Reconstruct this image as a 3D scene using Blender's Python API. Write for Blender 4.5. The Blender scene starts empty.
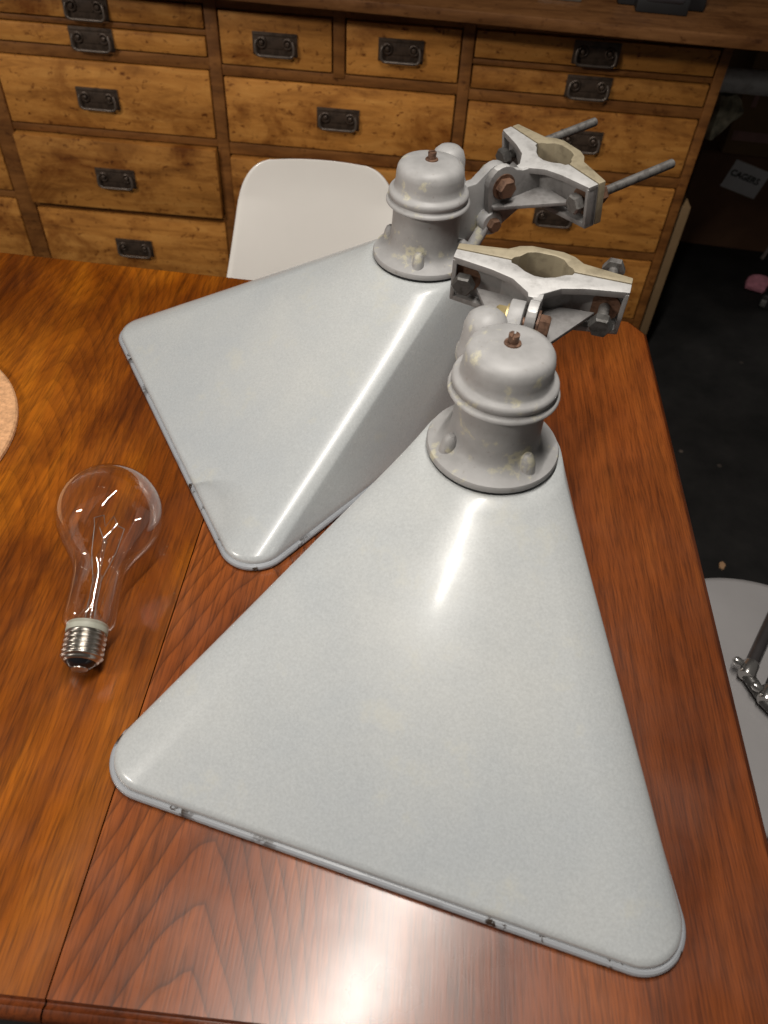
import bpy, bmesh, math, random
from mathutils import Vector, Matrix
random.seed(7)
S = bpy.context.scene
COL = S.collection
PI = math.pi
T = 0.74                                   # table top height

# ------------------------------------------------------------------ camera
cd = bpy.data.cameras.new('camera'); cam = bpy.data.objects.new('camera', cd); COL.objects.link(cam)
RX = Vector((0.9949, 0.0876, 0.0479)); DN = Vector((0.0970, -0.7316, -0.6747)); FW = Vector((-0.0240, 0.6753, -0.7372))
FW.normalize(); RX = (RX - FW * RX.dot(FW)).normalized(); DN = FW.cross(RX)
M = Matrix.Identity(4)
for i in range(3):
    M[i][0] = RX[i]; M[i][1] = -DN[i]; M[i][2] = -FW[i]
M.translation = (0, 0, T + 0.655)
cam.matrix_world = M
cd.sensor_fit = 'VERTICAL'; cd.sensor_height = 36; cd.sensor_width = 27; cd.lens = 780 / 1024 * 36
cd.dof.use_dof = True; cd.dof.focus_distance = 0.82; cd.dof.aperture_fstop = 7.0
cd.clip_start = 0.02
S.camera = cam

# ------------------------------------------------------------------ world, lamp, fill light, exposure
W = bpy.data.worlds.new('room_ambience'); S.world = W; W.use_nodes = True
W.node_tree.nodes['Background'].inputs[0].default_value = (1.0, 0.93, 0.85, 1)
W.node_tree.nodes['Background'].inputs[1].default_value = 0.055
TUBE = Vector((0.0, 0.46, T + 1.62)); TUBE_ANG = math.radians(68)
ld = bpy.data.lights.new('strip_lamp', 'AREA'); ld.shape = 'RECTANGLE'; ld.size = 1.32; ld.size_y = 0.05
ld.energy = 25; ld.color = (1.0, 0.95, 0.88)
lo = bpy.data.objects.new('strip_lamp', ld); COL.objects.link(lo)
lo.location = TUBE; lo.rotation_euler = (0, 0, TUBE_ANG)
ld2 = bpy.data.lights.new('fill_light', 'AREA'); ld2.shape = 'RECTANGLE'; ld2.size = 0.8; ld2.size_y = 0.05  # added fill light to brighten chest and chair, no lamp seen there
ld2.energy = 44; ld2.color = (1.0, 0.93, 0.84)
lo2 = bpy.data.objects.new('fill_light', ld2); COL.objects.link(lo2)
lo2.location = (-2.4, -0.7, T + 1.7); lo2.rotation_euler = (math.radians(30), math.radians(-20), 0)
S.view_settings.view_transform = 'Standard'; S.view_settings.look = 'None'
S.view_settings.exposure = 0.0; S.view_settings.gamma = 1.0
S.view_settings.use_curve_mapping = False

# ------------------------------------------------------------------ node helpers
class NT:
    def __init__(s, name):
        s.m = bpy.data.materials.new(name); s.m.use_nodes = True
        s.t = s.m.node_tree; s.b = s.t.nodes['Principled BSDF']
    def n(s, kind, **kw):
        nd = s.t.nodes.new(kind)
        for k, v in kw.items():
            if k.startswith('i_'):
                nd.inputs[k[2:].replace('_', ' ')].default_value = v
            else:
                setattr(nd, k, v)
        return nd
    def l(s, a, b): s.t.links.new(a, b)
    def ramp(s, src, stops, interp='LINEAR'):
        r = s.n('ShaderNodeValToRGB'); e = r.color_ramp; e.interpolation = interp
        while len(e.elements) < len(stops): e.elements.new(0.5)
        for el, (p, c) in zip(e.elements, stops):
            el.position = p; el.color = (c, c, c, 1) if isinstance(c, (int, float)) else (*c, 1)
        s.l(src, r.inputs[0]); return r.outputs[0]
    def mix(s, fac, a, b, mode='MIX'):
        x = s.n('ShaderNodeMix', data_type='RGBA', blend_type=mode)
        for sock, v in ((x.inputs[0], fac), (x.inputs[6], a), (x.inputs[7], b)):
            if hasattr(v, 'links'): s.l(v, sock)
            elif isinstance(v, (int, float)): sock.default_value = v
            else: sock.default_value = (*v, 1)
        return x.outputs[2]
    def math(s, op, a, b=None):
        x = s.n('ShaderNodeMath', operation=op)
        for sock, v in zip(x.inputs, (a, b)):
            if v is None: continue
            if hasattr(v, 'links'): s.l(v, sock)
            else: sock.default_value = v
        return x.outputs[0]
    def coord(s, scale=(1, 1, 1), rot=(0, 0, 0), loc=(0, 0, 0), rnd=False):
        tc = s.n('ShaderNodeTexCoord'); mp = s.n('ShaderNodeMapping')
        mp.inputs['Scale'].default_value = scale; mp.inputs['Rotation'].default_value = rot; mp.inputs['Location'].default_value = loc
        src = tc.outputs['Object']
        if rnd:
            oi = s.n('ShaderNodeObjectInfo'); va = s.n('ShaderNodeVectorMath', operation='MULTIPLY_ADD')
            cx = s.n('ShaderNodeCombineXYZ'); s.l(oi.outputs['Random'], cx.inputs[0]); s.l(oi.outputs['Random'], cx.inputs[2])
            s.l(cx.outputs[0], va.inputs[0]); va.inputs[1].default_value = (13, 13, 13); s.l(src, va.inputs[2]); src = va.outputs[0]
            s.rnd = oi.outputs['Random']
        s.l(src, mp.inputs[0]); return mp.outputs[0]
    def noise(s, co, scale, detail=4, rough=0.55, dist=0.0):
        x = s.n('ShaderNodeTexNoise'); s.l(co, x.inputs['Vector'])
        x.inputs['Scale'].default_value = scale; x.inputs['Detail'].default_value = detail
        x.inputs['Roughness'].default_value = rough; x.inputs['Distortion'].default_value = dist
        return x.outputs[0]
    def set(s, **kw):
        for k, v in kw.items():
            sock = s.b.inputs[k.replace('_', ' ')]
            if hasattr(v, 'links'): s.l(v, sock)
            elif isinstance(v, (tuple, list)): sock.default_value = (*v, 1) if len(v) == 3 else v
            else: sock.default_value = v
        return s
    def bump(s, h, strength=0.2, dist=0.002):
        x = s.n('ShaderNodeBump'); x.inputs['Strength'].default_value = strength; x.inputs['Distance'].default_value = dist
        s.l(h, x.inputs['Height']); s.l(x.outputs[0], s.b.inputs['Normal']); return s

def plain(name, col, rough=0.5, metal=0.0, var=0.12, scale=30, bump=0.0, coat=0.0):
    k = NT(name); co = k.coord()
    v = k.noise(co, scale, 5)
    d = tuple(c * (1 - var * 1.6) for c in col); u = tuple(min(1, c * (1 + var)) for c in col)
    k.set(Base_Color=k.ramp(v, [(0.3, d), (0.7, u)]), Roughness=rough, Metallic=metal)
    if coat: k.set(Coat_Weight=coat, Coat_Roughness=0.12)
    if bump: k.bump(v, bump)
    return k.m

def table_wood(name, dark, mid, light, cath=(0, 0), rough=0.3, figure=0.75, dark_line=0.36, swirl=(0, 0, 0), swirl_amt=0.35):
    """lacquered flat-sawn veneer: nested cathedral growth lines, straight at the flanks, with fine pores"""
    k = NT(name)
    wob = k.noise(k.coord(scale=(1, 0.3, 1)), 4.5, 2, 0.45)
    tc = k.n('ShaderNodeTexCoord'); sp = k.n('ShaderNodeSeparateXYZ'); k.l(tc.outputs['Object'], sp.inputs[0])
    dx = k.math('ADD', k.math('SUBTRACT', sp.outputs[0], cath[0]), k.math('MULTIPLY', k.math('SUBTRACT', wob, 0.5), 0.10))
    dx = k.math('ABSOLUTE', dx)
    curve = k.math('ADD', k.math('MULTIPLY', k.math('MULTIPLY', dx, dx), 17.0), k.math('MULTIPLY', dx, 1.0))
    f = k.math('ADD', k.math('ADD', sp.outputs[1], curve), k.math('MULTIPLY', k.noise(k.coord(scale=(1, 0.25, 1), loc=(5, 2, 0)), 9, 3, 0.5), 0.14))
    fr_ = k.math('FRACT', k.math('DIVIDE', f, 0.042))
    lines = k.ramp(fr_, [(0.0, dark_line), (0.10, 0.72), (0.45, 1.0), (0.86, 1.14), (0.97, 0.95), (1.0, dark_line)])
    big = k.noise(k.coord(scale=(1, 0.16, 1)), 8, 4, 0.6, 0.6)
    col = k.ramp(big, [(0.28, dark), (0.5, mid), (0.74, light)])
    swirl_n = k.noise(k.coord(scale=(1, 0.55, 1), loc=swirl), 2.6, 5, 0.6, 1.6)
    col = k.mix(swirl_amt, col, k.ramp(swirl_n, [(0.40, (0.42, 0.34, 0.30)), (0.56, (1, 1, 1))]), 'MULTIPLY')  # broad dark noise swirls multiplied into the colour, offset by location
    fm = k.noise(k.coord(scale=(1, 0.12, 1), loc=(1.7, 0, 0)), 6, 2)
    near = k.ramp(dx, [(0.07, 1.0), (0.2, 0.45)])
    col = k.mix(k.math('MULTIPLY', k.math('MULTIPLY', k.ramp(fm, [(0.3, 0.45), (0.65, 1.0)]), near), figure), col, lines, 'MULTIPLY')
    st = k.noise(k.coord(scale=(1, 0.022, 1), loc=(3.1, 1, 0)), 120, 5, 0.72, 0.15)
    col = k.mix(0.8, col, k.ramp(st, [(0.33, 0.55), (0.52, 1.0), (0.72, 1.16)]), 'MULTIPLY')
    fine = k.noise(k.coord(scale=(1, 0.05, 1)), 520, 3, 0.6)
    col = k.mix(0.7, col, k.ramp(fine, [(0.34, 0.5), (0.52, 1.05)]), 'MULTIPLY')
    sm = k.noise(k.coord(), 14, 4)
    k.set(Base_Color=col, Roughness=k.ramp(sm, [(0.3, rough - 0.05), (0.7, rough + 0.09)]), Specular_IOR_Level=0.5, Coat_Weight=0.6, Coat_Roughness=0.20)
    k.bump(fine, 0.05, 0.001)
    return k.m

def chest_wood(name, dark, mid, light, stain=1.0, axis='X', rough=0.5):
    k = NT(name)
    sc = (0.16, 1, 1) if axis == 'X' else (1, 1, 0.16)
    co = k.coord(scale=sc, rnd=True)
    grain = k.noise(co, 38, 6, 0.65, 0.7)
    col = k.ramp(grain, [(0.25, dark), (0.5, mid), (0.75, light)])
    cb = k.coord(rnd=True, scale=(0.7, 1, 1))
    blot = k.noise(cb, 7, 6, 0.68, 0.5)
    col = k.mix(stain, col, k.ramp(blot, [(0.34, (0.42, 0.30, 0.20)), (0.5, (0.95, 0.92, 0.88)), (0.7, (1.12, 1.1, 1.05))]), 'MULTIPLY')
    sp = k.noise(cb, 62, 4, 0.75, 0.4)
    col = k.mix(stain, col, k.ramp(sp, [(0.33, (0.30, 0.20, 0.13)), (0.43, (1, 1, 1))]), 'MULTIPLY')
    v = k.n('ShaderNodeHueSaturation'); k.l(col, v.inputs['Color']); k.l(k.ramp(k.rnd, [(0, 0.82), (1, 1.08)]), v.inputs['Value'])
    k.set(Base_Color=v.outputs[0], Roughness=rough, Specular_IOR_Level=0.35)
    k.bump(grain, 0.12, 0.002)
    return k.m

MAT = {}
MAT['leaf_red'] = table_wood('red walnut veneer', (0.115, 0.023, 0.0045), (0.255, 0.062, 0.010), (0.40, 0.112, 0.017), cath=(-0.125, 0), rough=0.29, figure=0.95)
MAT['leaf_orange'] = table_wood('orange walnut veneer', (0.13, 0.026, 0.003), (0.37, 0.098, 0.004), (0.54, 0.175, 0.008), cath=(-0.47, 0), rough=0.29, figure=0.65, dark_line=0.5, swirl=(0.9, 0.3, 0), swirl_amt=0.85)
MAT['edge_wood'] = table_wood('table edging wood', (0.05, 0.010, 0.003), (0.14, 0.032, 0.007), (0.22, 0.055, 0.012), rough=0.3, figure=0.2)
MAT['drawer'] = chest_wood('worn pine drawer front', (0.27, 0.105, 0.021), (0.54, 0.232, 0.050), (0.70, 0.34, 0.088))
MAT['carcass'] = chest_wood('dark chest frame wood', (0.12, 0.046, 0.012), (0.26, 0.102, 0.025), (0.40, 0.17, 0.045), stain=0.6)
MAT['worktop'] = chest_wood('brown worktop wood', (0.09, 0.036, 0.012), (0.17, 0.073, 0.025), (0.26, 0.12, 0.045), stain=0.7, rough=0.38)
MAT['board'] = plain('pale board wood', (0.30, 0.19, 0.095), 0.6, scale=12)
MAT['gap'] = plain('dark groove', (0.012, 0.006, 0.004), 0.8)

def enamel(name):
    k = NT(name)
    co = k.coord()
    a = k.noise(co, 5, 5, 0.6); b = k.noise(co, 420, 4, 0.75); c = k.noise(co, 16, 6, 0.7)
    col = k.ramp(a, [(0.3, (0.445, 0.475, 0.498)), (0.7, (0.53, 0.545, 0.54))])
    col = k.mix(0.8, col, k.ramp(b, [(0.35, 0.86), (0.65, 1.05)]), 'MULTIPLY')
    col = k.mix(k.ramp(c, [(0.58, 0.0), (0.74, 0.34)]), col, (0.60, 0.575, 0.46))
    k.set(Base_Color=col, Roughness=k.ramp(c, [(0.3, 0.22), (0.7, 0.34)]), Specular_IOR_Level=0.5, Coat_Weight=0.25, Coat_Roughness=0.12)
    k.bump(b, 0.05, 0.0006)
    return k.m
MAT['enamel'] = enamel('pale grey vitreous enamel')

def rim_mat():
    k = NT('chipped grey enamel rim'); co = k.coord()
    a = k.noise(co, 30, 5, 0.7); m = k.noise(co, 7, 2)
    chip = k.math('MULTIPLY', k.ramp(a, [(0.53, 0), (0.56, 1)]), k.ramp(m, [(0.46, 0), (0.52, 1)]))
    k.set(Base_Color=k.mix(chip, (0.33, 0.345, 0.37), (0.035, 0.022, 0.015)), Roughness=0.35, Specular_IOR_Level=0.5)
    return k.m
MAT['rim'] = rim_mat()

def cast_paint():
    k = NT('weathered grey painted casting'); co = k.coord()
    a = k.noise(co, 22, 6, 0.65); b = k.noise(co, 90, 4, 0.7); c = k.noise(co, 34, 5, 0.7)
    col = k.ramp(a, [(0.3, (0.31, 0.305, 0.302)), (0.7, (0.44, 0.433, 0.43))])
    col = k.mix(k.ramp(b, [(0.62, 0), (0.74, 0.7)]), col, (0.24, 0.20, 0.17))
    col = k.mix(k.ramp(c, [(0.575, 0), (0.65, 0.65)]), col, (0.64, 0.60, 0.42))
    k.set(Base_Color=col, Roughness=k.ramp(a, [(0.3, 0.36), (0.7, 0.55)]), Specular_IOR_Level=0.5)
    k.bump(b, 0.12, 0.0008)
    return k.m
MAT['cast'] = cast_paint()

def worn_metal(name, base, dark, metal, rough, s=45):
    k = NT(name); co = k.coord()
    a = k.noise(co, s, 6, 0.7); b = k.noise(co, s * 3, 3)
    k.set(Base_Color=k.ramp(a, [(0.32, dark), (0.52, base), (0.8, tuple(min(1, c * 1.12) for c in base))]), Metallic=metal, Roughness=rough)
    k.bump(b, 0.10, 0.0006)
    return k.m
MAT['alu'] = worn_metal('pale cast aluminium', (0.60, 0.59, 0.58), (0.42, 0.41, 0.40), 0.25, 0.5)
MAT['clamp_grey'] = worn_metal('dull grey clamp metal', (0.27, 0.26, 0.255), (0.17, 0.16, 0.155), 0.1, 0.55)
MAT['strap'] = worn_metal('beige weathered aluminium', (0.37, 0.315, 0.215), (0.24, 0.20, 0.135), 0.15, 0.5)
MAT['rust'] = worn_metal('rusty brown steel', (0.20, 0.11, 0.07), (0.07, 0.035, 0.022), 0.35, 0.55, 120)
MAT['steel'] = worn_metal('dull grey steel', (0.22, 0.21, 0.20), (0.10, 0.09, 0.085), 0.5, 0.5, 120)
MAT['darksteel'] = worn_metal('dark bolt steel', (0.11, 0.105, 0.10), (0.05, 0.045, 0.04), 0.5, 0.45, 120)
MAT['brass'] = worn_metal('tarnished brass', (0.50, 0.40, 0.20), (0.22, 0.16, 0.08), 0.6, 0.45, 120)
MAT['iron'] = worn_metal('black iron handle', (0.085, 0.058, 0.042), (0.028, 0.019, 0.014), 0.35, 0.42, 60)
MAT['iron_ring'] = worn_metal('worn iron pull', (0.15, 0.12, 0.10), (0.06, 0.045, 0.036), 0.5, 0.38, 60)
MAT['chrome'] = worn_metal('nickel plated brass', (0.50, 0.47, 0.43), (0.34, 0.31, 0.27), 1.0, 0.28, 50)
MAT['collar'] = plain('pale cement collar', (0.40, 0.40, 0.33), 0.5)
MAT['black_glass'] = plain('black insulator', (0.01, 0.01, 0.012), 0.15)
MAT['white_plastic'] = plain('glossy white plastic', (0.90, 0.86, 0.81), 0.16, 0, 0.015, 8, coat=0.3)
MAT['cork'] = plain('tan cork', (0.74, 0.40, 0.20), 0.8, 0, 0.2, 180, 0.2)
MAT['floor'] = None
MAT['card'] = plain('brown cardboard', (0.20, 0.10, 0.055), 0.75, 0, 0.15, 10)
MAT['card2'] = plain('dull brown cardboard', (0.26, 0.155, 0.075), 0.75, 0, 0.15, 10)
MAT['paper'] = plain('white label paper', (0.85, 0.85, 0.88), 0.6, 0, 0.03)
MAT['ink'] = plain('black marker ink', (0.01, 0.01, 0.01), 0.6)
MAT['tape'] = plain('pink printed tape', (0.40, 0.22, 0.20), 0.5)
MAT['pipe'] = worn_metal('galvanised pipe', (0.75, 0.75, 0.75), (0.55, 0.55, 0.55), 0.2, 0.5)
MAT['cloth'] = plain('pale mottled cloth', (0.30, 0.27, 0.19), 0.9, 0, 0.5, 40, 0.3)
MAT['black'] = plain('black plastic', (0.008, 0.008, 0.009), 0.6)
MAT['black_pad'] = plain('dark grey rubber', (0.035, 0.036, 0.042), 0.35)
MAT['tin'] = plain('grey tinplate', (0.16, 0.15, 0.13), 0.4, 0.5)
MAT['pink'] = plain('pink cloth', (0.92, 0.33, 0.42), 0.8, 0, 0.25, 30)
MAT['green_grey'] = plain('grey green cloth', (0.07, 0.10, 0.09), 0.8)
MAT['stick'] = plain('pale stick', (0.30, 0.24, 0.22), 0.6)
MAT['tan'] = plain('tan wood chip', (0.50, 0.30, 0.16), 0.7)
MAT['stool_grey'] = plain('satin grey painted metal', (0.36, 0.345, 0.345), 0.32, 0.0, 0.05, 8, coat=0.3)
MAT['tube_grey'] = plain('dark grey anodised tube', (0.10, 0.09, 0.09), 0.32, 0.6)
MAT['silver'] = plain('bright silver metal', (0.62, 0.60, 0.58), 0.22, 0.9)
MAT['legwood'] = plain('pale leg wood', (0.4, 0.26, 0.13), 0.5)
MAT['wall'] = plain('dark workshop wall', (0.03, 0.022, 0.018), 0.9)

def floor_mat():
    k = NT('black stained floor'); co = k.coord()
    a = k.noise(co, 6, 6, 0.65); v = k.n('ShaderNodeTexVoronoi'); k.l(co, v.inputs['Vector']); v.inputs['Scale'].default_value = 11
    n2 = k.noise(co, 3, 2)
    sp = k.math('MULTIPLY', k.ramp(v.outputs['Distance'], [(0.05, 1), (0.08, 0)]), k.ramp(n2, [(0.5, 0), (0.6, 0.7)]))
    col = k.ramp(a, [(0.3, (0.010, 0.010, 0.010)), (0.75, (0.032, 0.030, 0.029))])
    k.set(Base_Color=k.mix(sp, col, (0.22, 0.17, 0.14)), Roughness=0.7, Specular_IOR_Level=0.25)
    return k.m
MAT['floor'] = floor_mat()

def thin_glass(name, base, tint=(1, 1, 1), haze=0.0):
    k = NT(name); t = k.t; t.nodes.remove(k.b)
    out = t.nodes['Material Output']
    lw = k.n('ShaderNodeLayerWeight'); lw.inputs['Blend'].default_value = 0.5
    p = k.math('POWER', lw.outputs['Facing'], 2.6)
    fac = k.math('ADD', k.math('MULTIPLY', p, 0.75), base)
    tr = k.n('ShaderNodeBsdfTransparent')
    k.l(k.ramp(lw.outputs['Facing'], [(0.0, tint), (0.55, tuple(0.97 * c for c in tint)), (0.86, tuple(0.82 * c for c in tint)), (1.0, tuple(0.55 * c for c in tint))]), tr.inputs[0])
    gl = k.n('ShaderNodeBsdfGlossy'); gl.inputs['Roughness'].default_value = 0.03; gl.inputs[0].default_value = (1, 1, 1, 1)
    mx = k.n('ShaderNodeMixShader'); k.l(fac, mx.inputs[0]); k.l(tr.outputs[0], mx.inputs[1]); k.l(gl.outputs[0], mx.inputs[2])
    k.l(mx.outputs[0], out.inputs['Surface'])
    return k.m
MAT['glass'] = thin_glass('clear thin bulb glass', 0.07, (0.985, 0.97, 0.96))
MAT['stem_glass'] = thin_glass('stem glass', 0.12, (0.96, 0.96, 0.96))

# ------------------------------------------------------------------ mesh helpers
class MB:
    def __init__(s): s.b = bmesh.new()
    def box(s, x0, x1, y0, y1, z0, z1, mat=None, bev=0.0, seg=2):
        r = bmesh.ops.create_cube(s.b, size=1.0)
        vs = r['verts']
        for v in vs:
            v.co = Vector((x0 + (v.co.x + 0.5) * (x1 - x0), y0 + (v.co.y + 0.5) * (y1 - y0), z0 + (v.co.z + 0.5) * (z1 - z0)))
        if bev:
            es = list({e for v in vs for e in v.link_edges})
            q = bmesh.ops.bevel(s.b, geom=es, offset=bev, segments=seg, affect='EDGES', profile=0.6)
            vs = list({v for f in q['faces'] for v in f.verts} | {v for v in vs if v.is_valid})
        if mat is not None: bmesh.ops.transform(s.b, matrix=mat, verts=vs)
        return s
    def prism(s, pts, a, b, axis='Z', bev=0.0, mat=None):
        def P(p, h):
            return {'Z': Vector((p[0], p[1], h)), 'X': Vector((h, p[0], p[1])), 'Y': Vector((p[0], h, p[1]))}[axis]
        lo_ = [s.b.verts.new(P(p, a)) for p in pts]; hi = [s.b.verts.new(P(p, b)) for p in pts]
        n = len(pts); fs = [s.b.faces.new(lo_), s.b.faces.new(hi)]
        for i in range(n): fs.append(s.b.faces.new((lo_[i], lo_[(i + 1) % n], hi[(i + 1) % n], hi[i])))
        bmesh.ops.recalc_face_normals(s.b, faces=fs)
        vs = lo_ + hi
        if bev:
            es = list({e for f in fs for e in f.edges})
            q = bmesh.ops.bevel(s.b, geom=es, offset=bev, segments=2, affect='EDGES', profile=0.6)
            vs = list({v for f in q['faces'] for v in f.verts} | {v for v in vs if v.is_valid})
        if mat is not None: bmesh.ops.transform(s.b, matrix=mat, verts=vs)
        return s
    def lathe(s, prof, seg=48, mat=None):
        rings = []
        for r, z in prof:
            if r < 1e-6: rings.append([s.b.verts.new((0, 0, z))])
            else: rings.append([s.b.verts.new((r * math.cos(2 * PI * i / seg), r * math.sin(2 * PI * i / seg), z)) for i in range(seg)])
        for A, B in zip(rings, rings[1:]):
            for i in range(seg):
                j = (i + 1) % seg
                if len(A) == 1 and len(B) == 1: continue
                if len(A) == 1: s.b.faces.new((A[0], B[j], B[i]))
                elif len(B) == 1: s.b.faces.new((A[i], A[j], B[0]))
                else: s.b.faces.new((A[i], A[j], B[j], B[i]))
        vs = [v for r in rings for v in r]
        if mat is not None: bmesh.ops.transform(s.b, matrix=mat, verts=vs)
        return s
    def tube(s, pts, r, seg=12, cap=True, closed=False):
        pts = [Vector(p) for p in pts]; rings = []; n = len(pts); up = None
        for i, p in enumerate(pts):
            if closed: d = (pts[(i + 1) % n] - pts[i - 1])
            else: d = pts[min(i + 1, n - 1)] - pts[max(i - 1, 0)]
            d.normalize()
            if up is None:
                up = d.orthogonal().normalized()
            else:
                up = (up - d * up.dot(d)); up = up.normalized() if up.length > 1e-6 else d.orthogonal().normalized()
            w = d.cross(up); rr = r[i] if isinstance(r, (list, tuple)) else r
            rings.append([s.b.verts.new(p + (up * math.cos(2 * PI * k / seg) + w * math.sin(2 * PI * k / seg)) * rr) for k in range(seg)])
        rng = range(n) if closed else range(n - 1)
        for i in rng:
            A, B = rings[i], rings[(i + 1) % n]
            off = 0
            if closed and i == n - 1:
                off = min(range(seg), key=lambda o: (A[0].co - B[o].co).length)
            for k in range(seg):
                s.b.faces.new((A[k], A[(k + 1) % seg], B[(k + 1 + off) % seg], B[(k + off) % seg]))
        if cap and not closed:
            s.b.faces.new(rings[0][::-1]); s.b.faces.new(rings[-1])
        return s
    def grid(s, rows, closed_u=False):
        vs = [[s.b.verts.new(p) for p in r] for r in rows]
        for A, B in zip(vs, vs[1:]):
            n = len(A)
            for i in range(n if closed_u else n - 1):
                s.b.faces.new((A[i], A[(i + 1) % n], B[(i + 1) % n], B[i]))
        return s
    def build(s, name, mat, parent=None, smooth=35, loc=None, rot=None):
        bmesh.ops.recalc_face_normals(s.b, faces=s.b.faces[:])
        me = bpy.data.meshes.new(name); s.b.to_mesh(me); s.b.free()
        o = bpy.data.objects.new(name, me); COL.objects.link(o)
        me.materials.append(MAT[mat] if isinstance(mat, str) else mat)
        if smooth:
            for p in me.polygons: p.use_smooth = True
            me.set_sharp_from_angle(angle=math.radians(smooth))
        if parent is not None: o.parent = parent
        if loc is not None: o.location = loc
        if rot is not None: o.rotation_euler = rot
        return o

def rot_to(d, loc=(0, 0, 0)):
    d = Vector(d).normalized()
    m = d.to_track_quat('Z', 'Y').to_matrix().to_4x4(); m.translation = loc
    return m
def hexhead(mb, r, h, m, cham=0.15):
    prof = [(0, 0), (r, 0), (r, h * 0.8), (r * (1 - cham), h), (0, h)]
    return mb.lathe(prof, 6, m)
def tag(o, label, cat, group=None):
    o['label'] = label; o['category'] = cat
    if group: o['group'] = group
    return o
def thing(name, label, cat, loc=(0, 0, 0), rz=0.0, group=None):
    o = bpy.data.objects.new(name, None); COL.objects.link(o); o.location = loc; o.rotation_euler = (0, 0, rz)
    o.empty_display_size = 0.05
    return tag(o, label, cat, group)
def struct(o): o['kind'] = 'structure'; return o

# ------------------------------------------------------------------ setting
struct(MB().box(-3.2, 3.0, -1.5, 3.6, -0.1, 0.0).build('floor', 'floor', smooth=0))
struct(MB().box(-3.2, 3.0, 3.6, 3.7, 0, 2.8).build('wall_back', 'wall', smooth=0))

# ------------------------------------------------------------------ drawer chest
YF = 1.90
chest = thing('drawer_chest', 'long worn pine workshop chest of many drawers with black iron handles', 'chest of drawers', (-0.5, 2.15, 0))
def C(x): return x + 0.5
def cb(mb, x0, x1, y0, y1, z0, z1, bev=0.0015): return mb.box(C(x0), C(x1), y0 - 2.15, y1 - 2.15, z0 + T, z1 + T, bev=bev)
rowsA = [(0.085, 0.136), (0.029, 0.074), (-0.150, 0.005), (-0.347, -0.167), (-0.540, -0.362), (-0.715, -0.556)]
rowsB = [(0.018, 0.130), (-0.154, -0.004), (-0.352, -0.181), (-0.540, -0.368), (-0.715, -0.556)]
rowsC = [(0.073, 0.132), (0.011, 0.062), (-0.148, -0.012), (-0.343, -0.172), (-0.540, -0.364), (-0.715, -0.556)]
rowsZ = [(0.018, 0.136), (-0.150, 0.005), (-0.327, -0.167), (-0.540, -0.345), (-0.715, -0.556)]
XA, XB, XC, XZ = (-1.042, -0.535), (-0.507, 0.030), (0.056, 0.582), (-1.62, -1.088)
fr = MB()
cb(fr, -1.65, 0.602, YF + 0.035, 2.40, -0.74, 0.1655)              # body
for a, b in ((-1.65, -1.62), (-1.088, -1.042), (-0.535, -0.507), (0.030, 0.056), (0.582, 0.604)):
    cb(fr, a, b, YF, YF + 0.05, -0.74, 0.1655, 0.003)               # stiles
def rails(rows, X):
    zs = [0.1655] + [z for r in rows for z in (r[1], r[0])] + [-0.74]
    for k in range(0, len(zs), 2):
        if zs[k] - zs[k + 1] > 0.004: cb(fr, X[0], X[1], YF + 0.003, YF + 0.05, zs[k + 1], zs[k], 0.002)
for r, X in ((rowsA, XA), (rowsB, XB), (rowsC, XC), (rowsZ, XZ)): rails(r, X)
cb(fr, -0.252, -0.226, YF, YF + 0.05, 0.010, 0.1655, 0.003)
fr.build('carcass', 'carcass', chest, 30)

def handle_parts(parent, w=0.100, h=0.046):
    mb = MB()
    mb.box(-w / 2, w / 2, -0.004, 0, -h / 2, h / 2, bev=0.0018)
    mb.box(-w / 2 + 0.004, w / 2 - 0.004, -0.0055, -0.003, h / 2 - 0.007, h / 2 - 0.003, bev=0.001)
    mb.box(-w * 0.18, w * 0.18, -0.006, -0.003, -h * 0.18, h * 0.28, bev=0.001)
    for sx in (-1, 1):
        mb.lathe([(0, 0), (0.0052, 0), (0.0052, 0.008), (0.003, 0.010), (0, 0.010)], 14, rot_to((0, -1, 0), (sx * w * 0.29, -0.003, h * 0.06)))
        mb.tube([(sx * w * 0.29 + 0.0095 * math.cos(q * PI / 8), -0.0065, h * 0.06 + 0.0095 * math.sin(q * PI / 8)) for q in range(16)], 0.0028, 8, closed=True)
    p = mb.build('handle_plate', 'iron', parent, 40)
    rg = MB(); a = w * 0.40; pts = []
    pts.append((-a, -0.009, h * 0.18)); pts.append((-a - 0.003, -0.012, 0))
    for i in range(7):
        t = PI + i / 6 * PI / 2
        pts.append((-a + 0.008 + 0.011 * math.cos(t), -0.013, -h * 0.26 + 0.010 * math.sin(t)))
    for i in range(7):
        t = 1.5 * PI + i / 6 * PI / 2
        pts.append((a - 0.008 + 0.011 * math.cos(t), -0.013, -h * 0.26 + 0.010 * math.sin(t)))
    pts.append((a + 0.003, -0.012, 0)); pts.append((a, -0.009, h * 0.18))
    rg.tube(pts, 0.0030, 8)
    q = rg.build('handle_pull', 'iron_ring', parent, 60)
    return p, q
handle0 = None
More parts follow.
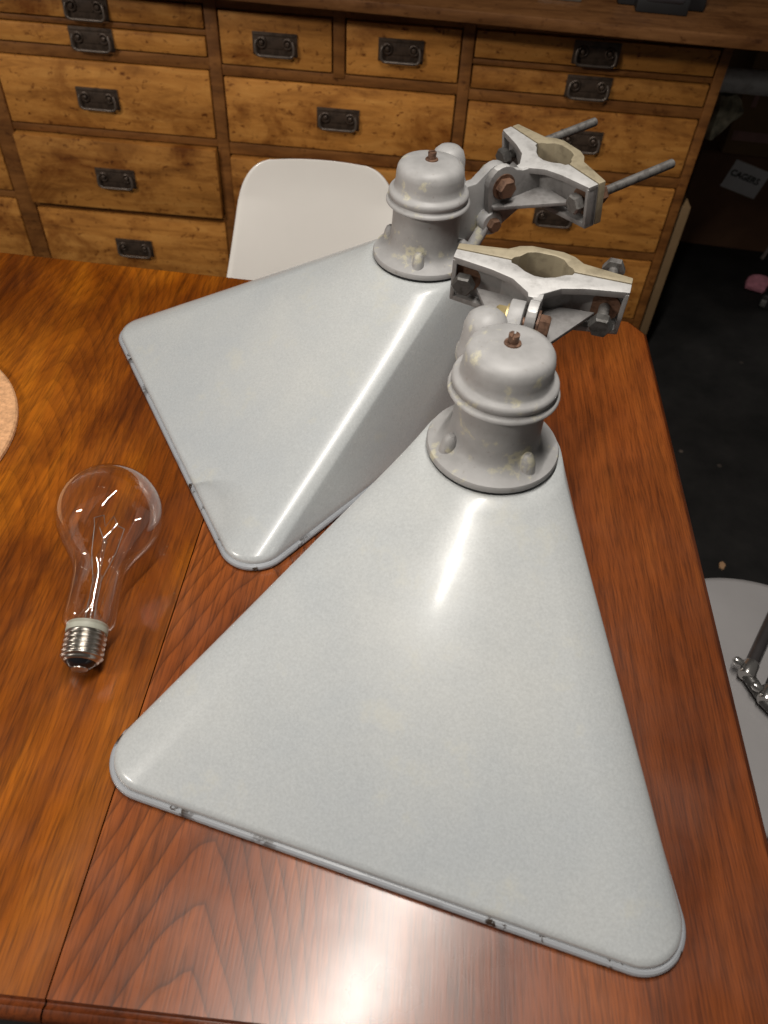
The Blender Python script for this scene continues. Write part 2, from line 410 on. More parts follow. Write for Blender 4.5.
def drawer(X, r, hx=None, hz=None, out=0.0, w=0.100, hh=0.046):
    global handle0
    x0, x1 = X; z0, z1 = r
    mb = MB(); g = 0.003
    cx, cz = (x0 + x1) / 2, (z0 + z1) / 2
    mb.box(x0 + g - cx, x1 - g - cx, -0.0, 0.030, z0 + g - cz, z1 - g - cz, bev=0.0035)
    d = mb.build('drawer', 'drawer', chest, 40, loc=(C(cx), YF - out - 2.15, cz + T))
    hx = cx if hx is None else hx; hz = cz if hz is None else hz
    if handle0 is None or (w, hh) != handle0[2]:
        a, b = handle_parts(d, w, hh); handle0 = (a, b, (w, hh))
    else:
        a = handle0[0].copy(); b = handle0[1].copy(); COL.objects.link(a); COL.objects.link(b); a.parent = d; b.parent = d
    off = Vector((hx - cx, 0, hz - cz)); a.location = off; b.location = off
    return d
drawer(XA, rowsA[0], -0.796, 0.112); drawer(XA, rowsA[1], -0.796, 0.0505); drawer(XA, rowsA[2], -0.81, -0.076)
drawer(XA, rowsA[3], -0.80, -0.258, 0.016); drawer(XA, rowsA[4], -0.794, -0.455); drawer(XA, rowsA[5])
drawer((-0.507, -0.252), rowsB[0], -0.381, 0.070); drawer((-0.226, 0.030), rowsB[0], -0.102, 0.078)
drawer(XB, rowsB[1], -0.240, -0.076); drawer(XB, rowsB[2], None, None, 0.014); drawer(XB, rowsB[3]); drawer(XB, rowsB[4])
drawer(XC, rowsC[0], 0.319, 0.104); drawer(XC, rowsC[1], 0.318, 0.0365); drawer(XC, rowsC[2], 0.327, -0.079)
drawer(XC, rowsC[3], 0.304, -0.265); drawer(XC, rowsC[4]); drawer(XC, rowsC[5])
for r in rowsZ: drawer(XZ, r)

# worktop
wt = MB().prism([(-1.9, 1.887), (1.6, 1.737), (1.6, 2.95), (-1.9, 2.95)], T + 0.1660, T + 0.189, bev=0.004)
tag(wt.build('worktop', 'worktop', None, 40), 'thick brown wooden worktop lying across the drawer chest', 'worktop')
# things on the worktop
ct = T + 0.1892
bk = thing('black_device', 'black machine with a dark grey roller standing on the worktop', 'device', (0.435, 1.945, ct), -0.06)
MB().box(-0.09, 0.09, -0.02, 0.11, 0, 0.07, bev=0.006).build('body', 'black', bk)
MB().box(-0.055, 0.05, -0.062, -0.018, 0, 0.03, bev=0.004).build('front_bracket', 'black', bk)
MB().lathe([(0, -0.038), (0.012, -0.038), (0.014, -0.034), (0.014, 0.034), (0.012, 0.038), (0, 0.038)], 24, rot_to((1, 0, 0), (0.0, -0.052, 0.030))).build('roller', 'black_pad', bk)
b2 = thing('black_box', 'small black box on the worktop right of the roller machine', 'box', (0.575, 2.09, ct), -0.1)
MB().box(-0.045, 0.045, -0.04, 0.05, 0, 0.04, bev=0.005).build('body', 'black', b2)
MB().box(-0.047, 0.047, -0.042, 0.052, 0.0405, 0.05, bev=0.003).build('lid', 'black_pad', b2)
tn = MB(); tn.box(-0.045, 0.045, -0.03, 0.05, 0, 0.010, bev=0.003); tn.box(-0.038, 0.038, -0.024, 0.044, 0.009, 0.013, bev=0.002)
tag(tn.build('tin_plate', 'tin', None, 40, loc=(0.225, 1.955, ct), rot=(0, 0, -0.05)), 'flat grey metal plate lying on the worktop edge left of the black machine', 'plate')

# board beside the chest
bd = MB().box(-0.017, 0.017, 0, 0.45, 0, 0.505, bev=0.003)
tag(bd.build('wooden_board', 'board', None, 40, loc=(0.628, 1.945, 0)), 'pale wooden board standing on edge against the right side of the chest', 'board')

# pipe rail
pr = thing('pipe_rail', 'grey galvanised pipe rail running out from the right side of the chest', 'rail', (1.45, 2.06, 0))
MB().tube([(-0.845, 0, T + 0.025), (-0.4, 0, T + 0.024), (0.0, 0, T + 0.023)], 0.027, 20).build('pipe', 'pipe', pr)
MB().tube([(0, 0, 0.012), (0, 0, T + 0.055)], 0.027, 20).build('post', 'pipe', pr)
MB().lathe([(0, 0), (0.06, 0), (0.06, 0.008), (0.035, 0.012), (0.033, 0.03), (0, 0.03)], 24).build('floor_flange', 'pipe', pr)

# pale cloth hanging from the pipe
cl = MB(); rows = []
for i in range(15):
    v = i / 14; row = []
    for j in range(24):
        a = 2 * PI * j / 24
        w = 0.030 * math.sin(PI * min(1, 0.12 + v * 0.86)) ** 0.6 + 0.004
        wob = 1 + 0.25 * math.sin(3 * a + 5 * v) + 0.12 * math.sin(7 * a - 9 * v)
        row.append((math.cos(a) * w * wob + 0.012 * math.sin(6 * v), math.sin(a) * w * 0.6 * wob, 0.0 - 0.105 * v))
    rows.append(row)
cl.grid(rows, True)
tag(cl.build('cloth_bundle', 'cloth', None, 60, loc=(0.672, 2.06, T - 0.006)), 'crumpled pale cloth bundle hanging under the pipe beside the chest', 'cloth')

# cardboard boxes
bx = thing('cardboard_box', 'large dark cardboard box on the floor with a white handwritten label', 'box', (1.355, 3.0, 0), -0.08)
MB().box(-0.45, 0.45, -0.27, 0.27, 0, 0.325, bev=0.004).build('carton', 'card', bx)
for s_ in (-1, 1):
    MB().box(-0.45, 0.45, 0.002 if s_ > 0 else -0.268, 0.268 if s_ > 0 else -0.002, 0.3255, 0.329, bev=0.001).build('flap', 'card', bx)
lab = MB().box(-0.065, 0.065, -0.0012, 0, -0.048, 0.048).build('paper_label', 'paper', bx, 0, loc=(-0.275, -0.2705, 0.250), rot=(0, math.radians(14), 0))
lab['label'] = 'white paper label'
fc = bpy.data.curves.new('lettering', 'FONT'); fc.body = 'CAGERS'; fc.size = 0.029; fc.align_x = 'CENTER'; fc.align_y = 'CENTER'; fc.extrude = 0.0003; fc.offset = 0.0008
fo = bpy.data.objects.new('lettering', fc); COL.objects.link(fo)
bpy.context.view_layer.update()
tm = bpy.data.meshes.new_from_object(fo.evaluated_get(bpy.context.evaluated_depsgraph_get()))
bpy.data.objects.remove(fo); tm.materials.clear(); tm.materials.append(MAT['ink'])
lt = bpy.data.objects.new('lettering', tm); COL.objects.link(lt); lt.parent = lab; lt.location = (-0.006, -0.0018, 0.006); lt.rotation_euler = (PI / 2, 0, 0)
lt['label'] = 'black handwritten capital letters'
b3 = thing('cardboard_box', 'smaller brown cardboard box with a pink tape strip stacked on the large box', 'box', (1.27, 2.98, 0.3295), -0.05)
MB().box(-0.31, 0.32, -0.24, 0.24, 0, 0.33, bev=0.004).build('carton', 'card2', b3)
MB().box(-0.295, 0.30, -0.2415, -0.2402, 0.045, 0.075).build('tape_strip', 'tape', b3, 0)
MB().box(-0.270, -0.255, -0.2415, -0.2402, 0.15, 0.22).build('side_tape', 'tape', b3, 0)
MB().box(-0.15, 0.20, -0.262, -0.2402, 0.16, 0.33, bev=0.003).build('front_flap', 'card2', b3)

# scraps on the floor
fan = [(-0.042, 0.0)] + [(-0.042 + 0.012 * 0 + 0.075 * math.cos(math.radians(q)) * (0.55 if q > 90 else 1.0) + 0.042 * (1 if q <= 90 else 1), 0.055 * math.sin(math.radians(q))) for q in range(0, 181, 12)]
fan = [(0.012, -0.030), (0.046, 0.012)] + [(0.005 + 0.046 * math.cos(math.radians(q)), 0.008 + 0.036 * math.sin(math.radians(q))) for q in range(15, 166, 15)] + [(-0.046, -0.006)]
po = MB().prism(fan, 0.0, 0.022, 'Z', bev=0.006).build('cloth_scrap', 'pink', None, 60, loc=(1.128, 2.470, 0.008), rot=(math.radians(14), 0, 0.12))
tag(po, 'bright pink folded cloth scrap on the dark floor by the boxes', 'cloth')
sh = thing('tool_pouch', 'black pouch with a grey green flap lying on the floor before the pink scrap', 'pouch', (1.205, 2.37, 0), -0.5)
MB().box(-0.085, 0.12, -0.06, 0.06, 0.0, 0.05, bev=0.014, seg=3).build('body', 'black', sh)
MB().box(-0.02, 0.11, -0.045, 0.05, 0.0505, 0.056, bev=0.002).build('flap', 'green_grey', sh)
MB().box(-0.078, -0.060, -0.064, -0.0605, 0.012, 0.036, bev=0.001).build('buckle', 'silver', sh)
tag(MB().tube([(1.19, 2.665, 0.012), (1.23, 2.72, 0.085)], 0.006, 10).build('stick', 'stick'), 'short pale stick leaning against the front of the large box', 'stick')
tag(MB().prism([(-0.012, -0.005), (0.004, -0.008), (0.013, 0.0), (0.006, 0.007), (-0.008, 0.005)], 0.0, 0.005, bev=0.001).build('wood_chip', 'tan', None, 0, loc=(0.755, 1.21, 0.0), rot=(0, 0, 1.2)), 'tiny tan wood chip on the black floor beyond the round stool', 'chip')

# ------------------------------------------------------------------ shell chairs
def chair(name, label, loc, rz, scale=1.0, top_w=0.125, back_h=0.36, seat_h=0.44, group=None):
    t = thing(name, label, 'chair', loc, rz, group)
    # profile in local YZ: front of seat at -y, back at +y
    prof = [(-0.235, seat_h - 0.030), (-0.225, seat_h - 0.008), (-0.19, seat_h + 0.002), (-0.10, seat_h - 0.012), (0.0, seat_h - 0.022), (0.09, seat_h - 0.016), (0.145, seat_h + 0.014),
            (0.180, seat_h + 0.075), (0.200, seat_h + 0.16), (0.222, seat_h + 0.25), (0.240, seat_h + back_h - 0.045), (0.247, seat_h + back_h)]
    wid = [0.155, 0.195, 0.222, 0.228, 0.226, 0.222, 0.216, 0.196, 0.176, 0.158, top_w + 0.018, top_w + 0.006]
    def interp(a, t_):
        x = t_ * (len(a) - 1); i = min(int(x), len(a) - 2); f = x - i
        p0, p1, p2, p3 = a[max(i - 1, 0)], a[i], a[i + 1], a[min(i + 2, len(a) - 1)]
        return 0.5 * (2 * p1 + (p2 - p0) * f + (2 * p0 - 5 * p1 + 4 * p2 - p3) * f * f + (3 * p1 - p0 - 3 * p2 + p3) * f ** 3)
    rows = []; N = 72; Mx = 33
    for i in range(N + 1):
        v = 1 - (1 - i / N) ** 1.7
        y = interp([p[0] for p in prof], v); z = interp([p[1] for p in prof], v); w = interp(wid, v)
        cr = 1.0
        if v > 0.86:                                   # rounded top corners
            q = (v - 0.86) / 0.14 * 0.95; w = w - 0.062 * (1 - math.sqrt(max(0, 1 - q * q)))
        row = []
        for j in range(Mx + 1):
            u = -1 + 2 * j / Mx
            lift = 0.045 * abs(u) ** 3
            dv = 0.02 if v < 0.5 else 0.02 + (v - 0.5) * 0.0
            seatness = max(0, min(1, (0.62 - v) / 0.2)); backness = 1 - seatness
            yy = y - backness * (0.050 - 0.050 * max(0, min(1, (v - 0.60) / 0.28))) * abs(u) ** 2.2
            zz = z + seatness * lift
            rim = max(0, (abs(u) - 0.90) / 0.10)
            zz += backness * max(0, (v - 0.9) / 0.1) ** 2 * 0.006 * (1 - u * u)
            row.append((u * w, yy, zz - seatness * 0.014 * rim ** 2))
        rows.append(row)
    mb = MB().grid(rows)
    sh_ = mb.build('seat_shell', 'white_plastic', t, 0)
    for p in sh_.data.polygons: p.use_smooth = True
    md = sh_.modifiers.new('thickness', 'SOLIDIFY'); md.thickness = 0.006; md.offset = -1
    for sx in (-1, 1):
        for sy in (-1, 1):
            MB().tube([(sx * 0.11, sy * 0.10, seat_h - 0.055), (sx * 0.205, sy * 0.195, 0.0)], [0.014, 0.010], 12).build('leg', 'legwood', t)
    br = MB()
    br.tube([(-0.13, -0.12, seat_h - 0.14), (0.13, 0.12, seat_h - 0.14)], 0.004, 8); br.tube([(-0.13, 0.12, seat_h - 0.145), (0.13, -0.12, seat_h - 0.145)], 0.004, 8)
    br.box(-0.12, 0.12, -0.108, -0.092, seat_h - 0.060, seat_h - 0.044); br.box(-0.12, 0.12, 0.092, 0.108, seat_h - 0.060, seat_h - 0.044)
    br.build('brace', 'iron', t)
    return t
chair('shell_chair', 'white moulded plastic chair behind the table in front of the drawers', (-0.205, 1.165, 0), 0.04, seat_h=0.40, back_h=0.372, top_w=0.125, group=None)
so_ = thing('round_stool', 'round satin grey stool beside the right table edge with a folded stand on its seat', 'stool', (0.522, 0.588, 0))
MB().lathe([(0, 0.436), (0.160, 0.436), (0.189, 0.440), (0.200, 0.447), (0.204, 0.453), (0.202, 0.458), (0.193, 0.4600), (0.10, 0.4590), (0, 0.4585)], 96).build('seat', 'stool_grey', so_, 60)
for q in range(4):
    a = PI / 4 + q * PI / 2; c_, n_ = math.cos(a), math.sin(a)
    MB().tube([(0.125 * c_, 0.125 * n_, 0.437), (0.185 * c_, 0.185 * n_, 0.0)], [0.0125, 0.011], 14).build('leg', 'tube_grey', so_)
MB().tube([(0.160 * math.cos(2 * PI * i / 48), 0.160 * math.sin(2 * PI * i / 48), 0.18) for i in range(48)], 0.007, 10, closed=True).build('foot_ring', 'tube_grey', so_)

# folded stand lying on the right chair
st = thing('folded_stand', 'folded dark grey tube stand with silver joints lying on the grey stool', 'stand', (0.510, 0.597, T - 0.2795))
d_ = Vector((0.086, 0.145, 0.0)).normalized()
for k, (ox, oy, L) in enumerate(((-0.013, 0.016, 0.20), (0.004, -0.022, 0.20), (0.034, -0.060, 0.18))):
    a = Vector((ox, oy, 0.016)); b = a + d_ * L + Vector((0, 0, 0.0))
    lg = MB().tube([a, b], 0.0088, 16).build('tube_leg', 'tube_grey', st)
    MB().lathe([(0, -0.013), (0.010, -0.013), (0.0115, -0.010), (0.0115, 0.010), (0.010, 0.013), (0, 0.013)], 20, rot_to(d_, a)).build('collar', 'silver', lg)
    MB().lathe([(0, 0), (0.006, 0), (0.0065, 0.008), (0.004, 0.012), (0, 0.012)], 14, rot_to(Vector((-0.9, 0.45, 0.25)), a + Vector((-0.010, 0.006, 0.004)))).build('knob', 'silver', lg)
MB().tube([(-0.015, 0.011, 0.012), (0.001, -0.030, 0.012), (0.030, -0.068, 0.012), (0.060, -0.10, 0.012)], 0.0085, 12).build('cross_bar', 'darksteel', st)

# ------------------------------------------------------------------ table
tb = thing('dining_table', 'red brown wooden table with an orange left leaf joined along a seam', 'table', (0, 0, 0))
def far_y(x): return 1.0455 - 0.0355 * x
th = 0.020
def board(name, pts, mat):
    m_ = MB().prism(pts, T - th, T); return m_.build(name, mat, tb, 30)
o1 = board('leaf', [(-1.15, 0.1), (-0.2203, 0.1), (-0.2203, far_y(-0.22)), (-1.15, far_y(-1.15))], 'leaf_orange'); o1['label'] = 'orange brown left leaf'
o2 = board('leaf', [(-0.2190, 0.1), (0.329, 0.1), (0.329, 1.006), (0.309, far_y(0.313)), (-0.2190, far_y(-0.219))], 'leaf_red'); o2['label'] = 'red brown right leaf'
# edging: small dark groove then a rounded moulding
def mould(pts, name, prof=None):
    mb = MB(); prof = prof or [(0.0, -0.001), (0.0015, -0.004), (0.003, -0.004), (0.006, -0.0015), (0.010, -0.0025), (0.013, -0.007), (0.0135, -0.013), (0.011, -0.021), (0.0, -0.024)]
    rows = []
    n = len(pts)
    for i, p in enumerate(pts):
        p = Vector(p); a = Vector(pts[max(i - 1, 0)]); b = Vector(pts[min(i + 1, n - 1)])
        d0 = (p - a).normalized() if i > 0 else (b - p).normalized(); d1 = (b - p).normalized() if i < n - 1 else d0
        n0 = Vector((d0.y, -d0.x)); n1 = Vector((d1.y, -d1.x)); nn = (n0 + n1).normalized(); nn /= max(0.5, nn.dot(n0))
        rows.append([(p.x + nn.x * u, p.y + nn.y * u, T + z) for u, z in prof])
    mb.grid(rows)
    return mb.build(name, 'edge_wood', tb, 50)
mould([(-1.15, 0.1), (-0.2203, 0.1)], 'edge_moulding')
mould([(-0.2190, 0.1), (0.329, 0.1)], 'edge_moulding')
flat = [(0.0, -0.0012), (0.004, -0.0022), (0.0062, -0.006), (0.0064, -0.012), (0.005, -0.020), (0.0, -0.022)]
mould([(0.3292, 0.087), (0.3292, 1.006), (0.3092, far_y(0.313)), (-0.219, far_y(-0.219))], 'edge_moulding', flat)
mould([(-0.2203, far_y(-0.22)), (-1.15, far_y(-1.15))], 'edge_moulding', flat)
ap = MB()
ap.box(-1.05, 0.26, 0.15, 0.17, T - 0.10, T - th); ap.box(-1.05, 0.26, 0.96, 0.98, T - 0.10, T - th)
ap.box(0.24, 0.26, 0.16, 0.97, T - 0.10, T - th); ap.box(-1.05, -1.03, 0.16, 0.97, T - 0.10, T - th)
ap.build('apron', 'edge_wood', tb, 0)
for x in (-1.03, 0.24):
    for y in (0.17, 0.96):
        MB().lathe([(0, 0), (0.016, 0), (0.022, T - 0.12), (0.025, T - th), (0, T - th)], 20, Matrix.Translation((x, y, 0))).build('leg', 'edge_wood', tb)

# cork mat
ck = MB().lathe([(0, 0), (0.188, 0), (0.190, 0.002), (0.190, 0.006), (0.188, 0.008), (0, 0.008)], 96)
tag(ck.build('cork_mat', 'cork', None, 40, loc=(-0.663, 0.634, T)), 'round tan cork mat lying at the left end of the table', 'mat')

# ------------------------------------------------------------------ light bulb
GR = 0.0525
A0 = Vector((-0.297, 0.511, T + GR + 0.0002)); A1 = Vector((-0.2800, 0.355, T + 0.0215)); ax = (A1 - A0).normalized()
bulb = thing('light_bulb', 'large clear glass light bulb with a metal screw base lying on the table', 'light bulb', (A0.x, A0.y, T))
Mb = rot_to(ax, A0 - Vector((A0.x, A0.y, T)))
prof = []
for i in range(28):
    a = PI - i / 27 * (PI - math.radians(62)); prof.append((max(0, GR * math.sin(a)), GR * math.cos(a)))
e = prof[-1]
nk = [(0.0425, 0.0318), (0.0380, 0.0388), (0.0335, 0.0460), (0.0298, 0.0525), (0.0272, 0.0580), (0.0252, 0.0630), (0.0241, 0.0680), (0.0236, 0.0740), (0.0236, 0.090), (0.0240, 0.104), (0.0243, 0.1140), (0.0236, 0.1195), (0.0205, 0.1235), (0.0190, 0.1245)]
prof += nk; prof[0] = (0, -GR)
gb = MB().lathe(prof, 64, Mb).build('glass_envelope', 'glass', bulb, 0)
for p in gb.data.polygons: p.use_smooth = True
gb['label'] = 'clear glass envelope'
Mc = Mb @ Matrix.Translation((0, 0, 0.1212)) @ Matrix.Diagonal((0.94, 0.94, 0.86, 1)) @ Matrix.Translation((0, 0, -0.1045))
MB().lathe([(0.0190, 0.1045), (0.0200, 0.1050), (0.0202, 0.1135), (0.0196, 0.1145), (0.0188, 0.1145)], 48, Mc).build('base_collar', 'collar', bulb, 40)
cp = [(0.0190, 0.1140)]
for i in range(5):
    z = 0.1155 + i * 0.0058
    for k in range(8):
        t_ = k / 8 * 2 * PI; cp.append((0.0188 - 0.0016 * math.cos(t_) * 1.0, z + 0.0058 * k / 8))
cp += [(0.0175, 0.1450), (0.0165, 0.1465), (0.0150, 0.1475)]
sb = MB().lathe(cp, 56, Mc).build('screw_base', 'chrome', bulb, 0)
for p in sb.data.polygons: p.use_smooth = True
sb['label'] = 'ribbed silvery screw base'
MB().lathe([(0.0152, 0.1470), (0.0135, 0.1495), (0.0100, 0.1530), (0.0078, 0.1540)], 40, Mc).build('insulator', 'black_glass', bulb, 40)
MB().lathe([(0.0080, 0.1538), (0.0078, 0.1550), (0.0050, 0.1560), (0, 0.1562)], 32, Mc).build('contact_tip', 'chrome', bulb, 50)
Ms = Mb @ Matrix.Translation((0, 0, 0.014))
stg = MB().lathe([(0.017, 0.108), (0.011, 0.098), (0.006, 0.090), (0.0042, 0.080), (0.0038, 0.064), (0.0055, 0.060), (0.0055, 0.056), (0.0022, 0.054), (0.0018, 0.020), (0.0030, 0.018), (0.0, 0.0155)], 24, Ms).build('stem', 'stem_glass', bulb, 0)
for p in stg.data.polygons: p.use_smooth = True
wr = MB()
def L3(x, y, z): return Ms @ Vector((x, y, z))
for pts in (((-0.004, 0, 0.10), (-0.004, 0, 0.060), (-0.010, 0.002, 0.030), (-0.012, 0.004, 0.0)), ((0.004, 0, 0.10), (0.004, 0, 0.060), (0.014, 0.002, 0.030), (0.018, 0.003, 0.004)),
            ((0, 0, 0.018), (-0.006, 0.006, 0.004)), ((0, 0, 0.018), (0.008, 0.006, 0.004))):
    wr.tube([L3(*p) for p in pts], 0.00042, 6)
wr.build('support_wire', 'steel', bulb, 60)
fl = MB(); fl.tube([L3(*p) for p in ((-0.012, 0.004, 0.0), (-0.014, 0.004, -0.008), (-0.004, 0.006, -0.010), (0.000, 0.007, 0.004), (0.006, 0.006, -0.009), (0.012, 0.005, 0.002), (0.018, 0.003, 0.004))], 0.00045, 6)
fl.build('filament', 'steel', bulb, 60)

# ------------------------------------------------------------------ floodlights
CY, CZ, CR = 0.343, 0.1660, 0.0655
def rim_outline():
    """closed rim outline in plan with matching collar angle (from the front, positive to the right)"""
    pts = []
    def arc(cx, cy, r, a0, a1, n, p0, p1):
        for i in range(n):
            t_ = i / (n - 1); a = a0 + (a1 - a0) * t_
            pts.append((cx + r * math.cos(a), cy + r * math.sin(a), p0 + (p1 - p0) * t_))
    half = []
    # right half, from front centre to back centre
    hw, r1 = 0.2418, 0.036
    cxr, cyr = hw - r1 - 0.001, r1
    N1, N2, N3, N4 = 22, 20, 22, 20
    for i in range(N1): t_ = i / N1; half.append((t_ * (cxr - 0.004), 0.0, t_ * 56))
    for i in range(N2 + 1):
        t_ = i / N2; a = -PI / 2 + t_ * (PI / 2 + math.radians(21)); half.append((cxr + r1 * math.cos(a), cyr + r1 * math.sin(a), 56 + 24 * min(1, t_ / 0.6) + 10 * max(0, (t_ - 0.6) / 0.4)))
    x0, y0 = half[-1][0], half[-1][1]
    x1, y1 = 0.112, 0.372
    for i in range(1, N3 + 1): t_ = i / N3; half.append((x0 + (x1 - x0) * t_, y0 + (y1 - y0) * t_, 90 + 22 * t_))
    rb = 0.062; cxb, cyb = x1 - rb * math.cos(math.radians(21)), y1 - rb * math.sin(math.radians(21))
    for i in range(1, N4 + 1):
        t_ = i / N4; a = math.radians(21) + t_ * (PI / 2 - math.radians(21)); half.append((cxb + rb * math.cos(a), cyb + rb * math.sin(a), 112 + t_ * 45))
    n5 = 8
    for i in range(1, n5 + 1): t_ = i / n5; half.append((cxb * (1 - t_), cyb + rb, 157 + 23 * t_))
    full = half + [(-x, y, -p) for x, y, p in reversed(half[1:-1])]
    return full
OUT = rim_outline()

def floodlight(name, label, loc, rz, tilt, twist, long_rods, group):
    t = thing(name, label, 'floodlight', loc, rz, group)
    # ---- enamel shade
    rows = []; z0 = 0.0135; K = 26
    rows.append([(x, y, 0.004) for x, y, p in OUT]); rows.append([(x * 0.998, y * 0.998 + 0.0005, 0.010) for x, y, p in OUT])
    for k in range(K + 2):
        s_ = 0.0 if k == 0 else (0.014 if k == 1 else (k - 1) / K); row = []
        for x, y, p in OUT:
            a = math.radians(p); cx_, cy_ = CR * math.sin(a), CY - CR * math.cos(a)
            # fold the lip over: leave the rim a little inside the bead
            xr, yr = x * 0.994, 0.2 + (y - 0.2) * 0.994
            fr_ = max(0.0, math.cos(a))
            z = z0 + (CZ - z0) * s_
            row.append((xr + (cx_ - xr) * s_, yr + (cy_ - yr) * s_, z))
        rows.append(row)
    rows.append([(0.8 * CR * math.sin(math.radians(p)), CY - 0.8 * CR * math.cos(math.radians(p)), CZ + 0.001) for x, y, p in OUT])
    sh_ = MB().grid(rows, True).build('enamel_shade', 'enamel', t, 0)
    for p in sh_.data.polygons: p.use_smooth = True
    # ---- rolled rim
    MB().tube([(x * 1.001, 0.2 + (y - 0.2) * 1.001, 0.0042) for x, y, p in OUT], 0.0040, 12, closed=True).build('shade_rim', 'rim', t, 0)
    # ---- cast housing
    hs = MB(); O = Matrix.Translation((0, CY, 0))
    hs.lathe([(0, 0.1690), (0.0585, 0.1690), (0.0605, 0.1702), (0.0610, 0.1735), (0.0598, 0.1762), (0.053, 0.1790), (0.0455, 0.1820), (0.0420, 0.1865), (0.0405, 0.194), (0.0398, 0.215), (0.0396, 0.2375), (0, 0.2375)], 72, O)
    for ang in (-52, 52, 140, -140):
        a = math.radians(ang); d = Vector((math.sin(a), -math.cos(a), 0))
        c_ = Vector((0, CY, 0)) + d * 0.0475
        hs.lathe([(0, 0.0225), (0.003, 0.0222), (0.0055, 0.0195), (0.0068, 0.014), (0.0075, 0.0), (0, 0)], 18, rot_to(Vector((0, 0, 1)) - d * 0.18, c_ + Vector((0, 0, 0.174))))
    arm = [(CY + 0.025, 0.168), (0.40, 0.166), (0.432, 0.170), (0.448, 0.190), (0.459, 0.228)]
    for i in range(9):
        a = math.radians(-10 + i * 17.0); arm.append((0.439 + 0.0205 * math.cos(a), 0.242 + 0.0205 * math.sin(a)))
    arm += [(0.41, 0.244), (CY + 0.03, 0.240)]
    hs.prism(arm, -0.017, -0.003, 'X', bev=0.002)
    hs.build('lamp_housing', 'cast', t, 38)
    MB().lathe([(0.030, 0.1660), (0.0592, 0.1660), (0.0592, 0.1688), (0.030, 0.1688)], 72, O).build('gap_shade_ring', 'black', t, 40)  # black ring added to stand in for the shadow in the flange gap
    cpm = MB()
    cpm.lathe([(0.0400, 0.2362), (0.0474, 0.2364), (0.0485, 0.2376), (0.0484, 0.2394), (0.0470, 0.2408), (0.0452, 0.2418), (0.0446, 0.2432), (0.0455, 0.2450), (0.0462, 0.2472), (0.0458, 0.2497), (0.0440, 0.2518), (0.0412, 0.2530), (0.0396, 0.2552), (0.0388, 0.2620), (0.0385, 0.2700),
                (0.0372, 0.2760), (0.0345, 0.2800), (0.0290, 0.2822), (0.020, 0.2833), (0.010, 0.2840), (0, 0.2842)], 72, O)
    lobe = Matrix.Translation((-0.029, CY + 0.041, 0))
    cpm.lathe([(0, 0.232), (0.0225, 0.232), (0.0235, 0.236), (0.0232, 0.243), (0.0212, 0.248), (0.0202, 0.256), (0.0195, 0.268), (0.0168, 0.276), (0.0118, 0.2805), (0.005, 0.2824), (0, 0.2828)], 36, lobe)
    cpm.box(-0.014, 0.014, -0.032, 0.002, 0.244, 0.266, Matrix.Translation((-0.029, CY + 0.041, 0)) @ Matrix.Rotation(math.radians(38), 4, 'Z'), 0.005, 3)
    cpm.build('housing_cap', 'cast', t, 45)
    scw = MB(); scw.lathe([(0, 0.283), (0.0046, 0.283), (0.0046, 0.2905), (0, 0.2905)], 20, O)
    for sx in (-1, 1):
        scw.prism([(sx * 0.0009, -0.0045)] + [(sx * (0.0009 + 0.0037 * math.cos(q)), 0.0045 * math.sin(q)) for q in [(-80 + 20 * i) * PI / 180 for i in range(9)]] + [(sx * 0.0009, 0.0045)], 0.2902, 0.2928, 'Z', mat=O)
    scw.lathe([(0.0046, 0.2838), (0.0075, 0.2838), (0.0070, 0.2852), (0.0046, 0.2856)], 20, O)
    scw.build('cap_screw', 'rust', t, 40)
    # ---- pivot bolts between arm and clamp web
    pv = Vector((0, 0.439, 0.242))
    pb = MB(); hexhead(pb, 0.0118, 0.010, rot_to((1, 0, 0), pv + Vector((0.0125, 0, 0)))); pb.lathe([(0, 0), (0.0150, 0), (0.0150, 0.002), (0, 0.002)], 28, rot_to((1, 0, 0), pv + Vector((0.0105, 0, 0))))
    pb.tube([pv + Vector((-0.034, 0, 0)), pv + Vector((0.014, 0, 0))], 0.0060, 14)
    b_ = pb.build('pivot_bolt', 'rust', t, 40)
    nt = MB(); hexhead(nt, 0.0125, 0.011, rot_to((-1, 0, 0), pv + Vector((-0.0185, 0, 0)))); nt.lathe([(0, 0), (0.0155, 0), (0.0155, 0.002), (0, 0.002)], 28, rot_to((-1, 0, 0), pv + Vector((-0.0170, 0, 0))))
    nt.build('pivot_nut', 'brass', t, 40)
    ev = Vector((0.0, 0.430, 0.198))
    eb = MB(); eb.lathe([(0.0, -0.008), (0.0135, -0.008), (0.0155, -0.004), (0.0155, 0.004), (0.0135, 0.008), (0.0, 0.008)], 28, rot_to((1, 0, 0), ev + Vector((0.005, 0, 0))))
    eb.tube([ev + Vector((0.006, -0.006, -0.004)), ev + Vector((0.008, -0.020, -0.024)), ev + Vector((0.010, -0.034, -0.050))], 0.0078, 14)
    eb.build('swing_bolt', 'cast', t, 40)
    en = MB(); hexhead(en, 0.0085, 0.009, rot_to((1, 0, 0), ev + Vector((0.0125, 0, 0)))); en.tube([ev + Vector((-0.02, 0, 0)), ev + Vector((0.014, 0, 0))], 0.0045, 10)
    en.build('swing_bolt_nut', 'rust', t, 40)
    # ---- pole clamp, in its own tilted frame
    ct_, st_ = math.cos(tilt), math.sin(tilt)
    Yax = Vector((0, ct_, st_)); Zax = Vector((0, -st_, ct_))
    org = pv + Yax * 0.077 + Zax * 0.0105
    Xax = Vector((1, 0, 0)); Xax, Yax = Xax * math.cos(twist) + Yax * math.sin(twist), Yax * math.cos(twist) - Xax * math.sin(twist)
